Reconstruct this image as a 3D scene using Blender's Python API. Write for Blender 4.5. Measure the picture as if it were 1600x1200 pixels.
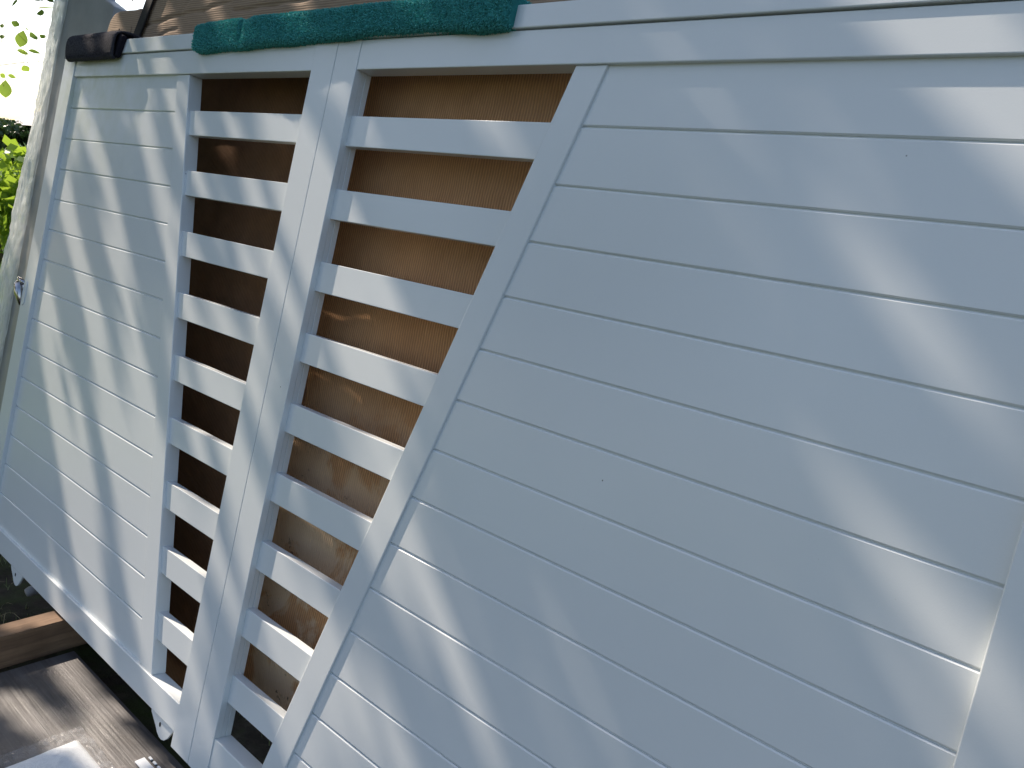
import bpy, bmesh, math, random
import numpy as np
from mathutils import Matrix, Vector, noise as mnoise
random.seed(7); rng = np.random.default_rng(7)
R_ = math.radians
scene = bpy.context.scene
for o in list(bpy.data.objects): bpy.data.objects.remove(o)

# ---------------- camera, sky, sun, exposure ----------------
CAM_RIGHT = Vector((0.73270655, 0.67130488, 0.11176261))
CAM_DOWN = Vector((0.22347521, -0.08221884, -0.97123576))
CAM_FWD = Vector((-0.64280631, 0.73660697, -0.21026228))
cd = bpy.data.cameras.new("camera"); cam = bpy.data.objects.new("camera", cd)
scene.collection.objects.link(cam); scene.camera = cam
cd.sensor_width = 36; cd.lens = 29.77; cd.clip_start = .05; cd.clip_end = 1000
mw = Matrix((( CAM_RIGHT.x, -CAM_DOWN.x, -CAM_FWD.x, 1.63308649),
             ( CAM_RIGHT.y, -CAM_DOWN.y, -CAM_FWD.y, -0.88423944),
             ( CAM_RIGHT.z, -CAM_DOWN.z, -CAM_FWD.z, 1.42570917), (0, 0, 0, 1)))
cam.matrix_world = mw
CAMPOS = Vector((1.63308649, -0.88423944, 1.42570917))

SUN = Vector((0.744652, 0.046980, -0.665797)).normalized()     # direction the light travels
world = bpy.data.worlds.new("World"); scene.world = world; world.use_nodes = True
wn = world.node_tree
sky = wn.nodes.new("ShaderNodeTexSky"); sky.sky_type = 'NISHITA'; sky.sun_disc = False
sky.sun_elevation = math.asin(-SUN.z); sky.sun_rotation = math.atan2(-SUN.x, -SUN.y)
sky.air_density = 1.0; sky.dust_density = 2.0; sky.ozone_density = 1.0
bg = wn.nodes["Background"]; bg.inputs[1].default_value = 0.15
wn.links.new(sky.outputs[0], bg.inputs[0])
sd = bpy.data.lights.new("sun", 'SUN'); sd.energy = 5.0; sd.angle = R_(0.53); sd.color = (1.0, .875, .74)
so = bpy.data.objects.new("sun", sd); scene.collection.objects.link(so)
so.rotation_euler = SUN.to_track_quat('-Z', 'Y').to_euler(); so.location = (-6, 0, 6)
scene.view_settings.view_transform = 'Standard'; scene.view_settings.look = 'None'
scene.view_settings.exposure = 0.52; scene.view_settings.gamma = 1.0
scene.render.engine = 'CYCLES'
scene.render.resolution_x = 1024; scene.render.resolution_y = 768

# ---------------- gate frame: u right, v down, w into the gate; 1 unit = 0.1 m ----------------
TH = R_(10); sT, cT = math.sin(TH), math.cos(TH)
V0 = 15.8; Z0 = 0.10
G3 = Matrix(((1, 0, 0), (0, -sT, cT), (0, -cT, -sT)))
G = Matrix.Translation((0, 0, Z0)) @ G3.to_4x4() @ Matrix.Translation((0, -V0*.1, 0))   # local metres (u,v,w)*0.1
def P(u, v, w=0.0): return G @ Vector((u*.1, v*.1, w*.1))
F = 1323.096
def gate_uv(x, y, w=0.0):
    """where the line of sight through a picture point meets the gate's plane (used once, to measure the gate)"""
    d = (CAM_RIGHT*((x-800)/F) + CAM_DOWN*((y-600)/F) + CAM_FWD)
    Gi = G.inverted(); c = Gi @ CAMPOS; dd = Gi.to_3x3() @ d
    t = (w*.1 - c.z)/dd.z; p = c + dd*t
    return p.x*10, p.y*10
def ground_xy(x, y, z=0.0):
    d = (CAM_RIGHT*((x-800)/F) + CAM_DOWN*((y-600)/F) + CAM_FWD)
    return CAMPOS + d*((z-CAMPOS.z)/d.z)

# ---------------- helpers ----------------
col = scene.collection
def link(o, parent=None, mat=None):
    col.objects.link(o)
    if parent: o.parent = parent
    if mat is not None:
        o.data.materials.clear(); o.data.materials.append(mat)
    return o
def meta(o, label=None, cat=None, group=None, kind=None):
    for k, v in (('label', label), ('category', cat), ('group', group), ('kind', kind)):
        if v: o[k] = v
    return o
def gate_empty(name, u, v, w, label, cat, group=None):
    o = bpy.data.objects.new(name, None); col.objects.link(o)
    o.matrix_world = G @ Matrix.Translation((u*.1, v*.1, w*.1)); o.empty_display_size = .1
    o['_u'] = u; o['_v'] = v; o['_w'] = w
    return meta(o, label, cat, group)
def world_empty(name, loc, label, cat, group=None):
    o = bpy.data.objects.new(name, None); col.objects.link(o); o.location = loc
    return meta(o, label, cat, group)
def finish(bm, name, mat, parent=None, smooth=False, shift=None):
    if shift is not None: bmesh.ops.translate(bm, verts=bm.verts, vec=shift)
    bmesh.ops.recalc_face_normals(bm, faces=bm.faces)
    me = bpy.data.meshes.new(name); bm.to_mesh(me); bm.free()
    if smooth:
        for p in me.polygons: p.use_smooth = True
    o = bpy.data.objects.new(name, me); me.materials.append(mat)
    col.objects.link(o)
    if parent: o.parent = parent
    return o
def add_prism(bm, poly, w0, w1, bev=.02, seg=2):
    """poly in (u,v) units; extruded from w0 to w1; all edges rounded by bev (units)"""
    vs = [bm.verts.new((u*.1, v*.1, w0*.1)) for u, v in poly]
    f = bm.faces.new(vs)
    r = bmesh.ops.extrude_face_region(bm, geom=[f])
    nv = [g for g in r['geom'] if isinstance(g, bmesh.types.BMVert)]
    for v in nv: v.co.z = w1*.1
    if bev > 0:
        es = set()
        for v in vs + nv:
            for e in v.link_edges: es.add(e)
        bmesh.ops.bevel(bm, geom=list(es), offset=bev*.1, segments=seg, affect='EDGES', clamp_overlap=True, profile=.5)
def gate_part(parent, name, poly, w0, w1, mat, bev=.02, seg=2, extra=None):
    bm = bmesh.new(); add_prism(bm, poly, w0, w1, bev, seg)
    for e in (extra or []): add_prism(bm, *e)
    return finish(bm, name, mat, parent, shift=(-parent['_u']*.1, -parent['_v']*.1, -parent['_w']*.1))
def rect(u0, u1, v0, v1): return [(u0, v0), (u1, v0), (u1, v1), (u0, v1)]
def box_bm(bm, x0, x1, y0, y1, z0, z1, bev=0.002, seg=2):
    vs = [bm.verts.new(p) for p in ((x0,y0,z0),(x1,y0,z0),(x1,y1,z0),(x0,y1,z0),(x0,y0,z1),(x1,y0,z1),(x1,y1,z1),(x0,y1,z1))]
    fs = [(0,3,2,1),(4,5,6,7),(0,1,5,4),(1,2,6,5),(2,3,7,6),(3,0,4,7)]
    for f in fs: bm.faces.new([vs[i] for i in f])
    if bev > 0:
        es = set(e for v in vs for e in v.link_edges)
        bmesh.ops.bevel(bm, geom=list(es), offset=bev, segments=seg, affect='EDGES', clamp_overlap=True)
def mesh_obj(name, verts, faces, mat, parent=None, smooth=False):
    me = bpy.data.meshes.new(name)
    verts = np.asarray(verts, dtype=np.float32); faces = np.asarray(faces, dtype=np.int32)
    n = faces.shape[1]
    me.vertices.add(len(verts)); me.vertices.foreach_set('co', verts.ravel())
    me.loops.add(faces.size); me.loops.foreach_set('vertex_index', faces.ravel())
    me.polygons.add(len(faces)); me.polygons.foreach_set('loop_start', np.arange(0, faces.size, n, dtype=np.int32))
    me.polygons.foreach_set('loop_total', np.full(len(faces), n, dtype=np.int32))
    if smooth: me.polygons.foreach_set('use_smooth', np.ones(len(faces), dtype=bool))
    me.update(calc_edges=True); me.validate()
    o = bpy.data.objects.new(name, me); me.materials.append(mat); col.objects.link(o)
    if parent: o.parent = parent
    return o
def tube_bm(bm, pts, radii, n=8, cap=True):
    rings = []
    pts = [Vector(p) for p in pts]
    for i, p in enumerate(pts):
        t = (pts[min(i+1, len(pts)-1)] - pts[max(i-1, 0)]).normalized()
        a = t.orthogonal().normalized(); b = t.cross(a)
        if rings:
            a = (prev - t*prev.dot(t)).normalized(); b = t.cross(a)
        prev = a
        rings.append([bm.verts.new(p + (a*math.cos(2*math.pi*k/n) + b*math.sin(2*math.pi*k/n))*radii[i]) for k in range(n)])
    for r0, r1 in zip(rings, rings[1:]):
        for k in range(n): bm.faces.new((r0[k], r0[(k+1) % n], r1[(k+1) % n], r1[k]))
    if cap: bm.faces.new(rings[0][::-1]); bm.faces.new(rings[-1])

# ---------------- materials ----------------
def mat_new(name):
    m = bpy.data.materials.new(name); m.use_nodes = True
    nt = m.node_tree; b = nt.nodes["Principled BSDF"]
    return m, nt, b
def N(nt, t, **kw):
    n = nt.nodes.new(t)
    for k, v in kw.items():
        if k.startswith('i_'):
            key = k[2:]; key = int(key) if key.isdigit() else key.replace('_', ' ')
            n.inputs[key].default_value = v
        else: setattr(n, k, v)
    return n
def ramp(nt, src, stops, interp='LINEAR'):
    r = N(nt, "ShaderNodeValToRGB"); r.color_ramp.interpolation = interp
    e = r.color_ramp.elements
    while len(e) < len(stops): e.new(.5)
    for i, (p, c) in enumerate(stops):
        e[i].position = p; e[i].color = c if len(c) == 4 else (*c, 1)
    nt.links.new(src, r.inputs[0]); return r
def bump(nt, b, src, strength=.2, dist=.002, prev=None):
    n = N(nt, "ShaderNodeBump"); n.inputs['Strength'].default_value = strength; n.inputs['Distance'].default_value = dist
    nt.links.new(src, n.inputs['Height'])
    if prev: nt.links.new(prev.outputs[0], n.inputs['Normal'])
    nt.links.new(n.outputs[0], b.inputs['Normal']); return n
def mixc(nt, fac, a, b, blend='MIX'):
    n = N(nt, "ShaderNodeMix"); n.data_type = 'RGBA'; n.blend_type = blend
    for s, v in ((0, fac), (6, a), (7, b)):
        if hasattr(v, 'is_linked') or isinstance(v, bpy.types.NodeSocket): nt.links.new(v, n.inputs[s])
        elif s == 0: n.inputs[0].default_value = v
        else: n.inputs[s].default_value = v if len(v) == 4 else (*v, 1)
    return n.outputs[2]

def paint_mat():
    m, nt, b = mat_new("white_powder_coat")
    tc = N(nt, "ShaderNodeTexCoord")
    geo = N(nt, "ShaderNodeNewGeometry")
    nz = N(nt, "ShaderNodeTexNoise", i_Scale=2.5, i_Detail=3.0, i_Roughness=.5); nt.links.new(geo.outputs['Position'], nz.inputs[0])
    base = ramp(nt, nz.outputs[0], [(.3, (.735, .76, .755)), (.7, (.765, .79, .785))])
    # small dark specks of grit and soft dusty smears
    vo = N(nt, "ShaderNodeTexVoronoi", i_Scale=9.0, feature='F1'); nt.links.new(geo.outputs['Position'], vo.inputs[0])
    sp = ramp(nt, vo.outputs['Distance'], [(.008, (1, 1, 1)), (.014, (0, 0, 0))])
    vo2 = N(nt, "ShaderNodeTexVoronoi", i_Scale=34.0, feature='F1'); nt.links.new(geo.outputs['Position'], vo2.inputs[0])
    sp2 = ramp(nt, vo2.outputs['Distance'], [(.012, (.35, .35, .35)), (.024, (0, 0, 0))])
    ms = mixc(nt, sp.outputs[0], base.outputs[0], (.12, .11, .10))
    ms2 = mixc(nt, sp2.outputs[0], ms, (.42, .40, .36))
    nd = N(nt, "ShaderNodeTexNoise", i_Scale=5.0, i_Detail=2.5, i_Roughness=.5); nt.links.new(geo.outputs['Position'], nd.inputs[0])
    dr = ramp(nt, nd.outputs[0], [(.50, (0, 0, 0)), (.85, (.22, .22, .22))])
    ms3 = ms2
    # green-yellow pollen film near the upper left corner of the gate
    sx = N(nt, "ShaderNodeSeparateXYZ"); nt.links.new(geo.outputs['Position'], sx.inputs[0])
    mx = N(nt, "ShaderNodeMapRange"); mx.inputs['From Min'].default_value = -.55; mx.inputs['From Max'].default_value = -1.35
    nt.links.new(sx.outputs[0], mx.inputs[0])
    mz = N(nt, "ShaderNodeMapRange"); mz.inputs['From Min'].default_value = 1.25; mz.inputs['From Max'].default_value = 1.72
    nt.links.new(sx.outputs[2], mz.inputs[0])
    mm = N(nt, "ShaderNodeMath", operation='MULTIPLY'); nt.links.new(mx.outputs[0], mm.inputs[0]); nt.links.new(mz.outputs[0], mm.inputs[1])
    np_ = N(nt, "ShaderNodeTexNoise", i_Scale=11.0, i_Detail=4, i_Roughness=.6); nt.links.new(geo.outputs['Position'], np_.inputs[0])
    pr = ramp(nt, np_.outputs[0], [(.38, (0, 0, 0)), (.66, (1, 1, 1))])
    m2 = N(nt, "ShaderNodeMath", operation='MULTIPLY'); nt.links.new(mm.outputs[0], m2.inputs[0]); nt.links.new(pr.outputs[0], m2.inputs[1])
    m3 = N(nt, "ShaderNodeMath", operation='MULTIPLY'); m3.inputs[1].default_value = .6; nt.links.new(m2.outputs[0], m3.inputs[0])
    ms4 = mixc(nt, m3.outputs[0], ms3, (.52, .56, .36))
    nt.links.new(ms4, b.inputs['Base Color'])
    b.inputs['Roughness'].default_value = .21
    b.inputs['Specular IOR Level'].default_value = .42
    fn = N(nt, "ShaderNodeTexNoise", i_Scale=420.0, i_Detail=2.0); nt.links.new(geo.outputs['Position'], fn.inputs[0])
    b1 = bump(nt, b, fn.outputs[0], .12, .0006)
    ln = N(nt, "ShaderNodeTexNoise", i_Scale=1.6, i_Detail=2.0); nt.links.new(geo.outputs['Position'], ln.inputs[0])
    bump(nt, b, ln.outputs[0], .15, .003, b1)
    return m
PAINT = paint_mat()

def cardboard_mat(name, flute_axis, base, dark, stain=0.0, scale=1.0, dist=3.0, rib=.6):
    m, nt, b = mat_new(name)
    tc = N(nt, "ShaderNodeTexCoord")
    mp = N(nt, "ShaderNodeMapping"); nt.links.new(tc.outputs['Object'], mp.inputs[0])
    wd = N(nt, "ShaderNodeTexNoise", i_Scale=5.0, i_Detail=3.0); nt.links.new(mp.outputs[0], wd.inputs[0])
    wv = N(nt, "ShaderNodeTexWave", wave_type='BANDS', bands_direction=flute_axis, wave_profile='SIN')
    wv.inputs['Scale'].default_value = 45*scale; wv.inputs['Distortion'].default_value = dist; wv.inputs['Detail'].default_value = 3; wv.inputs['Detail Scale'].default_value = .25
    nt.links.new(mp.outputs[0], wv.inputs[0])
    n2 = N(nt, "ShaderNodeTexNoise", i_Scale=9.0, i_Detail=8.0, i_Roughness=.65); nt.links.new(mp.outputs[0], n2.inputs[0])
    c = ramp(nt, n2.outputs[0], [(.3, dark), (.7, base)])
    cc = c.outputs[0]
    fl = ramp(nt, wv.outputs[0], [(0, (.66, .63, .60)), (1, (1, 1, 1))])
    cc = mixc(nt, 1.0, cc, fl.outputs[0], 'MULTIPLY')
    if stain > 0:
        n3 = N(nt, "ShaderNodeTexNoise", i_Scale=5.5, i_Detail=7.0, i_Roughness=.6, i_Distortion=.8); nt.links.new(mp.outputs[0], n3.inputs[0])
        sx = N(nt, "ShaderNodeSeparateXYZ"); nt.links.new(tc.outputs['Object'], sx.inputs[0])
        mr = N(nt, "ShaderNodeMapRange"); mr.inputs['From Min'].default_value = -.80; mr.inputs['From Max'].default_value = -.42
        nt.links.new(sx.outputs[1], mr.inputs[0])
        pale = ramp(nt, n3.outputs[0], [(.44, (0, 0, 0)), (.50, (1, 1, 1))])
        mu = N(nt, "ShaderNodeMath", operation='MULTIPLY'); nt.links.new(mr.outputs[0], mu.inputs[0]); nt.links.new(pale.outputs[0], mu.inputs[1])
        m4 = N(nt, "ShaderNodeMath", operation='MULTIPLY'); m4.inputs[1].default_value = stain; nt.links.new(mu.outputs[0], m4.inputs[0])
        cc = mixc(nt, m4.outputs[0], cc, (.66, .48, .31))
        n5 = N(nt, "ShaderNodeTexNoise", i_Scale=26.0, i_Detail=9.0, i_Roughness=.8); nt.links.new(mp.outputs[0], n5.inputs[0])
        mo = ramp(nt, n5.outputs[0], [(.60, (0, 0, 0)), (.66, (1, 1, 1))])
        mu2 = N(nt, "ShaderNodeMath", operation='MULTIPLY'); nt.links.new(mr.outputs[0], mu2.inputs[0]); nt.links.new(mo.outputs[0], mu2.inputs[1])
        cc = mixc(nt, mu2.outputs[0], cc, (.05, .04, .03))
    nt.links.new(cc, b.inputs['Base Color']); b.inputs['Roughness'].default_value = .85; b.inputs['Specular IOR Level'].default_value = .2
    b1 = bump(nt, b, wv.outputs[0], rib, .003)
    bump(nt, b, wd.outputs[0], .3, .02, b1)
    return m
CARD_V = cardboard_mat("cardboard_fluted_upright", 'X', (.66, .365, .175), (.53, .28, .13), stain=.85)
CARD_L = cardboard_mat("cardboard_shaded_brown", 'X', (.28, .145, .07), (.19, .10, .05))  # brown lowered to paint in the shade behind the left slats
CARD_H = cardboard_mat("cardboard_fluted_sideways", 'Y', (.42, .30, .205), (.35, .25, .17), scale=1.1, dist=1.2, rib=.22)

def simple_mat(name, c1, c2, scale=20, rough=.6, bs=.3, bd=.002, detail=6, spec=.4, metal=0):
    m, nt, b = mat_new(name)
    tc = N(nt, "ShaderNodeTexCoord")
    n = N(nt, "ShaderNodeTexNoise", i_Scale=scale, i_Detail=detail, i_Roughness=.65); nt.links.new(tc.outputs['Object'], n.inputs[0])
    r = ramp(nt, n.outputs[0], [(.3, c1), (.7, c2)]); nt.links.new(r.outputs[0], b.inputs['Base Color'])
    b.inputs['Roughness'].default_value = rough; b.inputs['Specular IOR Level'].default_value = spec; b.inputs['Metallic'].default_value = metal
    if bs: bump(nt, b, n.outputs[0], bs, bd)
    return m
TOWEL = simple_mat("green_terry_cloth", (.025, .16, .155), (.045, .25, .235), 60, .95, .8, .004, spec=.1)
FIBRE = simple_mat("green_terry_loops", (.07, .34, .32), (.15, .52, .48), 220, .9, 0, 0, spec=.15)
PADM = simple_mat("dark_grey_felt", (.032, .03, .037), (.105, .10, .115), 170, .95, 1.0, .012, spec=.1)
PADIN = simple_mat("felt_hollow_shade", (.012, .011, .016), (.02, .018, .026), 90, .95, .5, .003, spec=.1)  # near-black colour stands in for shade in the pad's hollow
STRAPM = simple_mat("black_webbing", (.012, .011, .011), (.025, .022, .02), 200, .8, .5, .001)
METAL = simple_mat("chromed_metal", (.45, .42, .42), (.6, .58, .57), 40, .16, .1, .001, metal=1)
HOLE = simple_mat("dark_hole", (.015, .015, .015), (.03, .03, .03), 40, .7, 0, 0)
GASKET = simple_mat("grey_seam_filler", (.22, .23, .24), (.3, .31, .32), 60, .8, .2, .001)
TIMBER_M = None

def wood_mat(name, c1, c2, axis='X', scale=6, rough=.75, fine=60, scuffs=False):
    m, nt, b = mat_new(name)
    tc = N(nt, "ShaderNodeTexCoord"); mp = N(nt, "ShaderNodeMapping"); nt.links.new(tc.outputs['Object'], mp.inputs[0])
    mp.inputs['Scale'].default_value = (1, 14, 14) if axis == 'X' else (14, 1, 14)
    n = N(nt, "ShaderNodeTexNoise", i_Scale=scale, i_Detail=10.0, i_Roughness=.7, i_Distortion=.3); nt.links.new(mp.outputs[0], n.inputs[0])
    r = ramp(nt, n.outputs[0], [(.3, c1), (.7, c2)]); cc = r.outputs[0]
    mp2 = N(nt, "ShaderNodeMapping"); nt.links.new(tc.outputs['Object'], mp2.inputs[0])
    mp2.inputs['Scale'].default_value = (2, fine, 20) if axis == 'X' else (fine, 2, 20)
    n0 = N(nt, "ShaderNodeTexNoise", i_Scale=1.0, i_Detail=4.0, i_Roughness=.55, i_Distortion=.15); nt.links.new(mp2.outputs[0], n0.inputs[0])
    g = ramp(nt, n0.outputs[0], [(.36, (.70, .68, .66)), (.56, (1, 1, 1))])
    cc = mixc(nt, .9, cc, g.outputs[0], 'MULTIPLY')
    nb = N(nt, "ShaderNodeTexNoise", i_Scale=5.0, i_Detail=6.0, i_Roughness=.65); nt.links.new(tc.outputs['Object'], nb.inputs[0])
    gb = ramp(nt, nb.outputs[0], [(.35, (.62, .60, .58)), (.62, (1, 1, 1))])
    cc = mixc(nt, .9, cc, gb.outputs[0], 'MULTIPLY')
    if scuffs:
        n2 = N(nt, "ShaderNodeTexNoise", i_Scale=70.0, i_Detail=8.0, i_Roughness=.8); nt.links.new(tc.outputs['Object'], n2.inputs[0])
        s_ = ramp(nt, n2.outputs[0], [(.62, (0, 0, 0)), (.72, (1, 1, 1))])
        cc = mixc(nt, s_.outputs[0], cc, (.34, .31, .28))
        n4 = N(nt, "ShaderNodeTexNoise", i_Scale=38.0, i_Detail=8.0, i_Roughness=.8); nt.links.new(tc.outputs['Object'], n4.inputs[0])
        s4 = ramp(nt, n4.outputs[0], [(.32, (1, 1, 1)), (.42, (0, 0, 0))])
        cc = mixc(nt, s4.outputs[0], cc, (.05, .038, .033))
    nt.links.new(cc, b.inputs['Base Color']); b.inputs['Roughness'].default_value = rough
    b1 = bump(nt, b, n0.outputs[0], .5, .003); bump(nt, b, nb.outputs[0], .4, .006, b1)
    return m
BEAMM = wood_mat("rough_sawn_timber", (.16, .09, .05), (.33, .20, .11), 'Y', 4, .8, 50)
SHEETM = wood_mat("weathered_dark_plywood", (.062, .058, .058), (.132, .120, .116), 'X', 5, .5, 75, True)

def film_mat():
    m, nt, b = mat_new("clear_wrap_film")
    b.inputs['Base Color'].default_value = (.80, .82, .82, 1); b.inputs['Roughness'].default_value = .3
    tr = N(nt, "ShaderNodeBsdfTransparent"); tl = N(nt, "ShaderNodeBsdfTranslucent"); tl.inputs[0].default_value = (.8, .83, .81, 1)
    tc = N(nt, "ShaderNodeTexCoord")
    mpf = N(nt, "ShaderNodeMapping"); mpf.inputs["Scale"].default_value = (1, .28, 1); nt.links.new(tc.outputs["Object"], mpf.inputs[0])
    n = N(nt, "ShaderNodeTexNoise", i_Scale=34.0, i_Detail=4.0, i_Roughness=.5, i_Distortion=1.0); nt.links.new(mpf.outputs[0], n.inputs[0])
    bump(nt, b, n.outputs[0], .4, .004)
    a = N(nt, "ShaderNodeAddShader")
    mx1 = N(nt, "ShaderNodeMixShader"); mx1.inputs[0].default_value = .45
    nt.links.new(b.outputs[0], mx1.inputs[1]); nt.links.new(tl.outputs[0], mx1.inputs[2])
    mx = N(nt, "ShaderNodeMixShader")
    f = ramp(nt, n.outputs[0], [(.35, (.55, .55, .55)), (.6, (.95, .95, .95))]); nt.links.new(f.outputs[0], mx.inputs[0])
    nt.links.new(tr.outputs[0], mx.inputs[1]); nt.links.new(mx1.outputs[0], mx.inputs[2])
    out = nt.nodes["Material Output"]; nt.links.new(mx.outputs[0], out.inputs[0])
    return m
FILM = film_mat()
def clear_film_mat():
    m, nt, b = mat_new("clear_bag_film")
    b.inputs['Base Color'].default_value = (.7, .72, .75, 1); b.inputs['Roughness'].default_value = .12
    tr = N(nt, "ShaderNodeBsdfTransparent"); mx = N(nt, "ShaderNodeMixShader")
    tc = N(nt, "ShaderNodeTexCoord"); n = N(nt, "ShaderNodeTexNoise", i_Scale=60.0, i_Detail=6.0, i_Distortion=1.0); nt.links.new(tc.outputs['Object'], n.inputs[0])
    bump(nt, b, n.outputs[0], .5, .003)
    f = ramp(nt, n.outputs[0], [(.4, (.05, .05, .05)), (.78, (.26, .26, .26))]); nt.links.new(f.outputs[0], mx.inputs[0])
    nt.links.new(tr.outputs[0], mx.inputs[1]); nt.links.new(b.outputs[0], mx.inputs[2])
    nt.links.new(mx.outputs[0], nt.nodes["Material Output"].inputs[0]); return m
BAG = clear_film_mat()
WRAPPED = simple_mat("dusty_grey_wrap", (.25, .25, .245), (.34, .335, .325), 7, .38, .4, .004)
PACKET = simple_mat("white_paper_packet", (.72, .74, .75), (.78, .79, .79), 4, .45, .1, .002)

def leaf_mat(name, c1, c2, trans, yellow=None):
    m, nt, b = mat_new(name)
    gi = N(nt, "ShaderNodeNewGeometry"); n = N(nt, "ShaderNodeTexNoise", i_Scale=5.0, i_Detail=3.0); nt.links.new(gi.outputs['Position'], n.inputs[0])
    r = ramp(nt, n.outputs[0], [(.35, c1), (.65, c2)]); nt.links.new(r.outputs[0], b.inputs['Base Color']); b.inputs['Roughness'].default_value = .45
    tl = N(nt, "ShaderNodeBsdfTranslucent"); tl.inputs[0].default_value = (*(yellow or c2), 1)
    mx = N(nt, "ShaderNodeMixShader"); mx.inputs[0].default_value = trans
    nt.links.new(b.outputs[0], mx.inputs[1]); nt.links.new(tl.outputs[0], mx.inputs[2])
    nt.links.new(mx.outputs[0], nt.nodes["Material Output"].inputs[0]); return m
LEAF_TREE = leaf_mat("tree_leaf", (.04, .085, .02), (.07, .13, .03), .12)
LEAF_TWIG = leaf_mat("twig_leaf", (.12, .19, .03), (.20, .29, .05), .5, (.36, .52, .07))
LEAF_BUSH = leaf_mat("bush_leaf", (.12, .22, .03), (.24, .36, .05), .45, (.38, .54, .05))
LEAF_DARK = leaf_mat("hedge_leaf", (.03, .06, .02), (.07, .12, .035), .15)
BARK = simple_mat("bark", (.07, .05, .035), (.16, .12, .09), 20, .9, .8, .01)
GRASS = leaf_mat("grass_blade", (.07, .09, .03), (.14, .16, .06), .25, (.18, .2, .06))
STRAW = simple_mat("dry_straw", (.25, .2, .1), (.4, .33, .18), 30, .8, 0, 0)
FENCEM = simple_mat("dark_fence_wire", (.02, .025, .02), (.05, .05, .045), 20, .6, 0, 0)

def ground_mat():
    m, nt, b = mat_new("soil_and_lawn")
    g = N(nt, "ShaderNodeNewGeometry")
    n = N(nt, "ShaderNodeTexNoise", i_Scale=14.0, i_Detail=10.0, i_Roughness=.75); nt.links.new(g.outputs['Position'], n.inputs[0])
    soil = ramp(nt, n.outputs[0], [(.3, (.018, .014, .010)), (.55, (.05, .042, .03)), (.75, (.10, .085, .06))])
    n2 = N(nt, "ShaderNodeTexNoise", i_Scale=3.2, i_Detail=8.0, i_Roughness=.7); nt.links.new(g.outputs['Position'], n2.inputs[0])
    moss = ramp(nt, n2.outputs[0], [(.46, (0, 0, 0)), (.62, (1, 1, 1))])
    c1 = mixc(nt, moss.outputs[0], soil.outputs[0], (.045, .06, .018))
    lawn = ramp(nt, n.outputs[0], [(.3, (.10, .16, .03)), (.7, (.20, .28, .06))])
    sx = N(nt, "ShaderNodeSeparateXYZ"); nt.links.new(g.outputs['Position'], sx.inputs[0])
    mr = N(nt, "ShaderNodeMapRange"); mr.inputs['From Min'].default_value = -2.2; mr.inputs['From Max'].default_value = -3.6
    nt.links.new(sx.outputs[0], mr.inputs[0])
    c2 = mixc(nt, mr.outputs[0], c1, lawn.outputs[0])
    nt.links.new(c2, b.inputs['Base Color']); b.inputs['Roughness'].default_value = .95; b.inputs['Specular IOR Level'].default_value = .15
    bump(nt, b, n.outputs[0], 1.0, .03); return m
GROUND = ground_mat()

# ---------------- the ground ----------------
S = 400; me_v = []; me_f = []
xs = np.concatenate([[-S, -60, -20, -8], np.linspace(-4, 4, 81), [8, 20, 60, S]])
vv = []
for y in xs:
    for x in xs:
        z = 0.0
        if abs(x) < 4 and abs(y) < 4: z = -.012 + .018*mnoise.noise(Vector((x*3.1, y*3.1, 0))) + .006*mnoise.noise(Vector((x*13, y*13, 2)))
        if -1.0 < x < 2.0 and -1.4 < y < .3: z = min(z, -.006)
        vv.append((x, y, z))
n = len(xs)
ff = [(j*n+i, j*n+i+1, (j+1)*n+i+1, (j+1)*n+i) for j in range(n-1) for i in range(n-1)]
g = mesh_obj("ground", vv, ff, GROUND, smooth=True); g['kind'] = 'structure'

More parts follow.
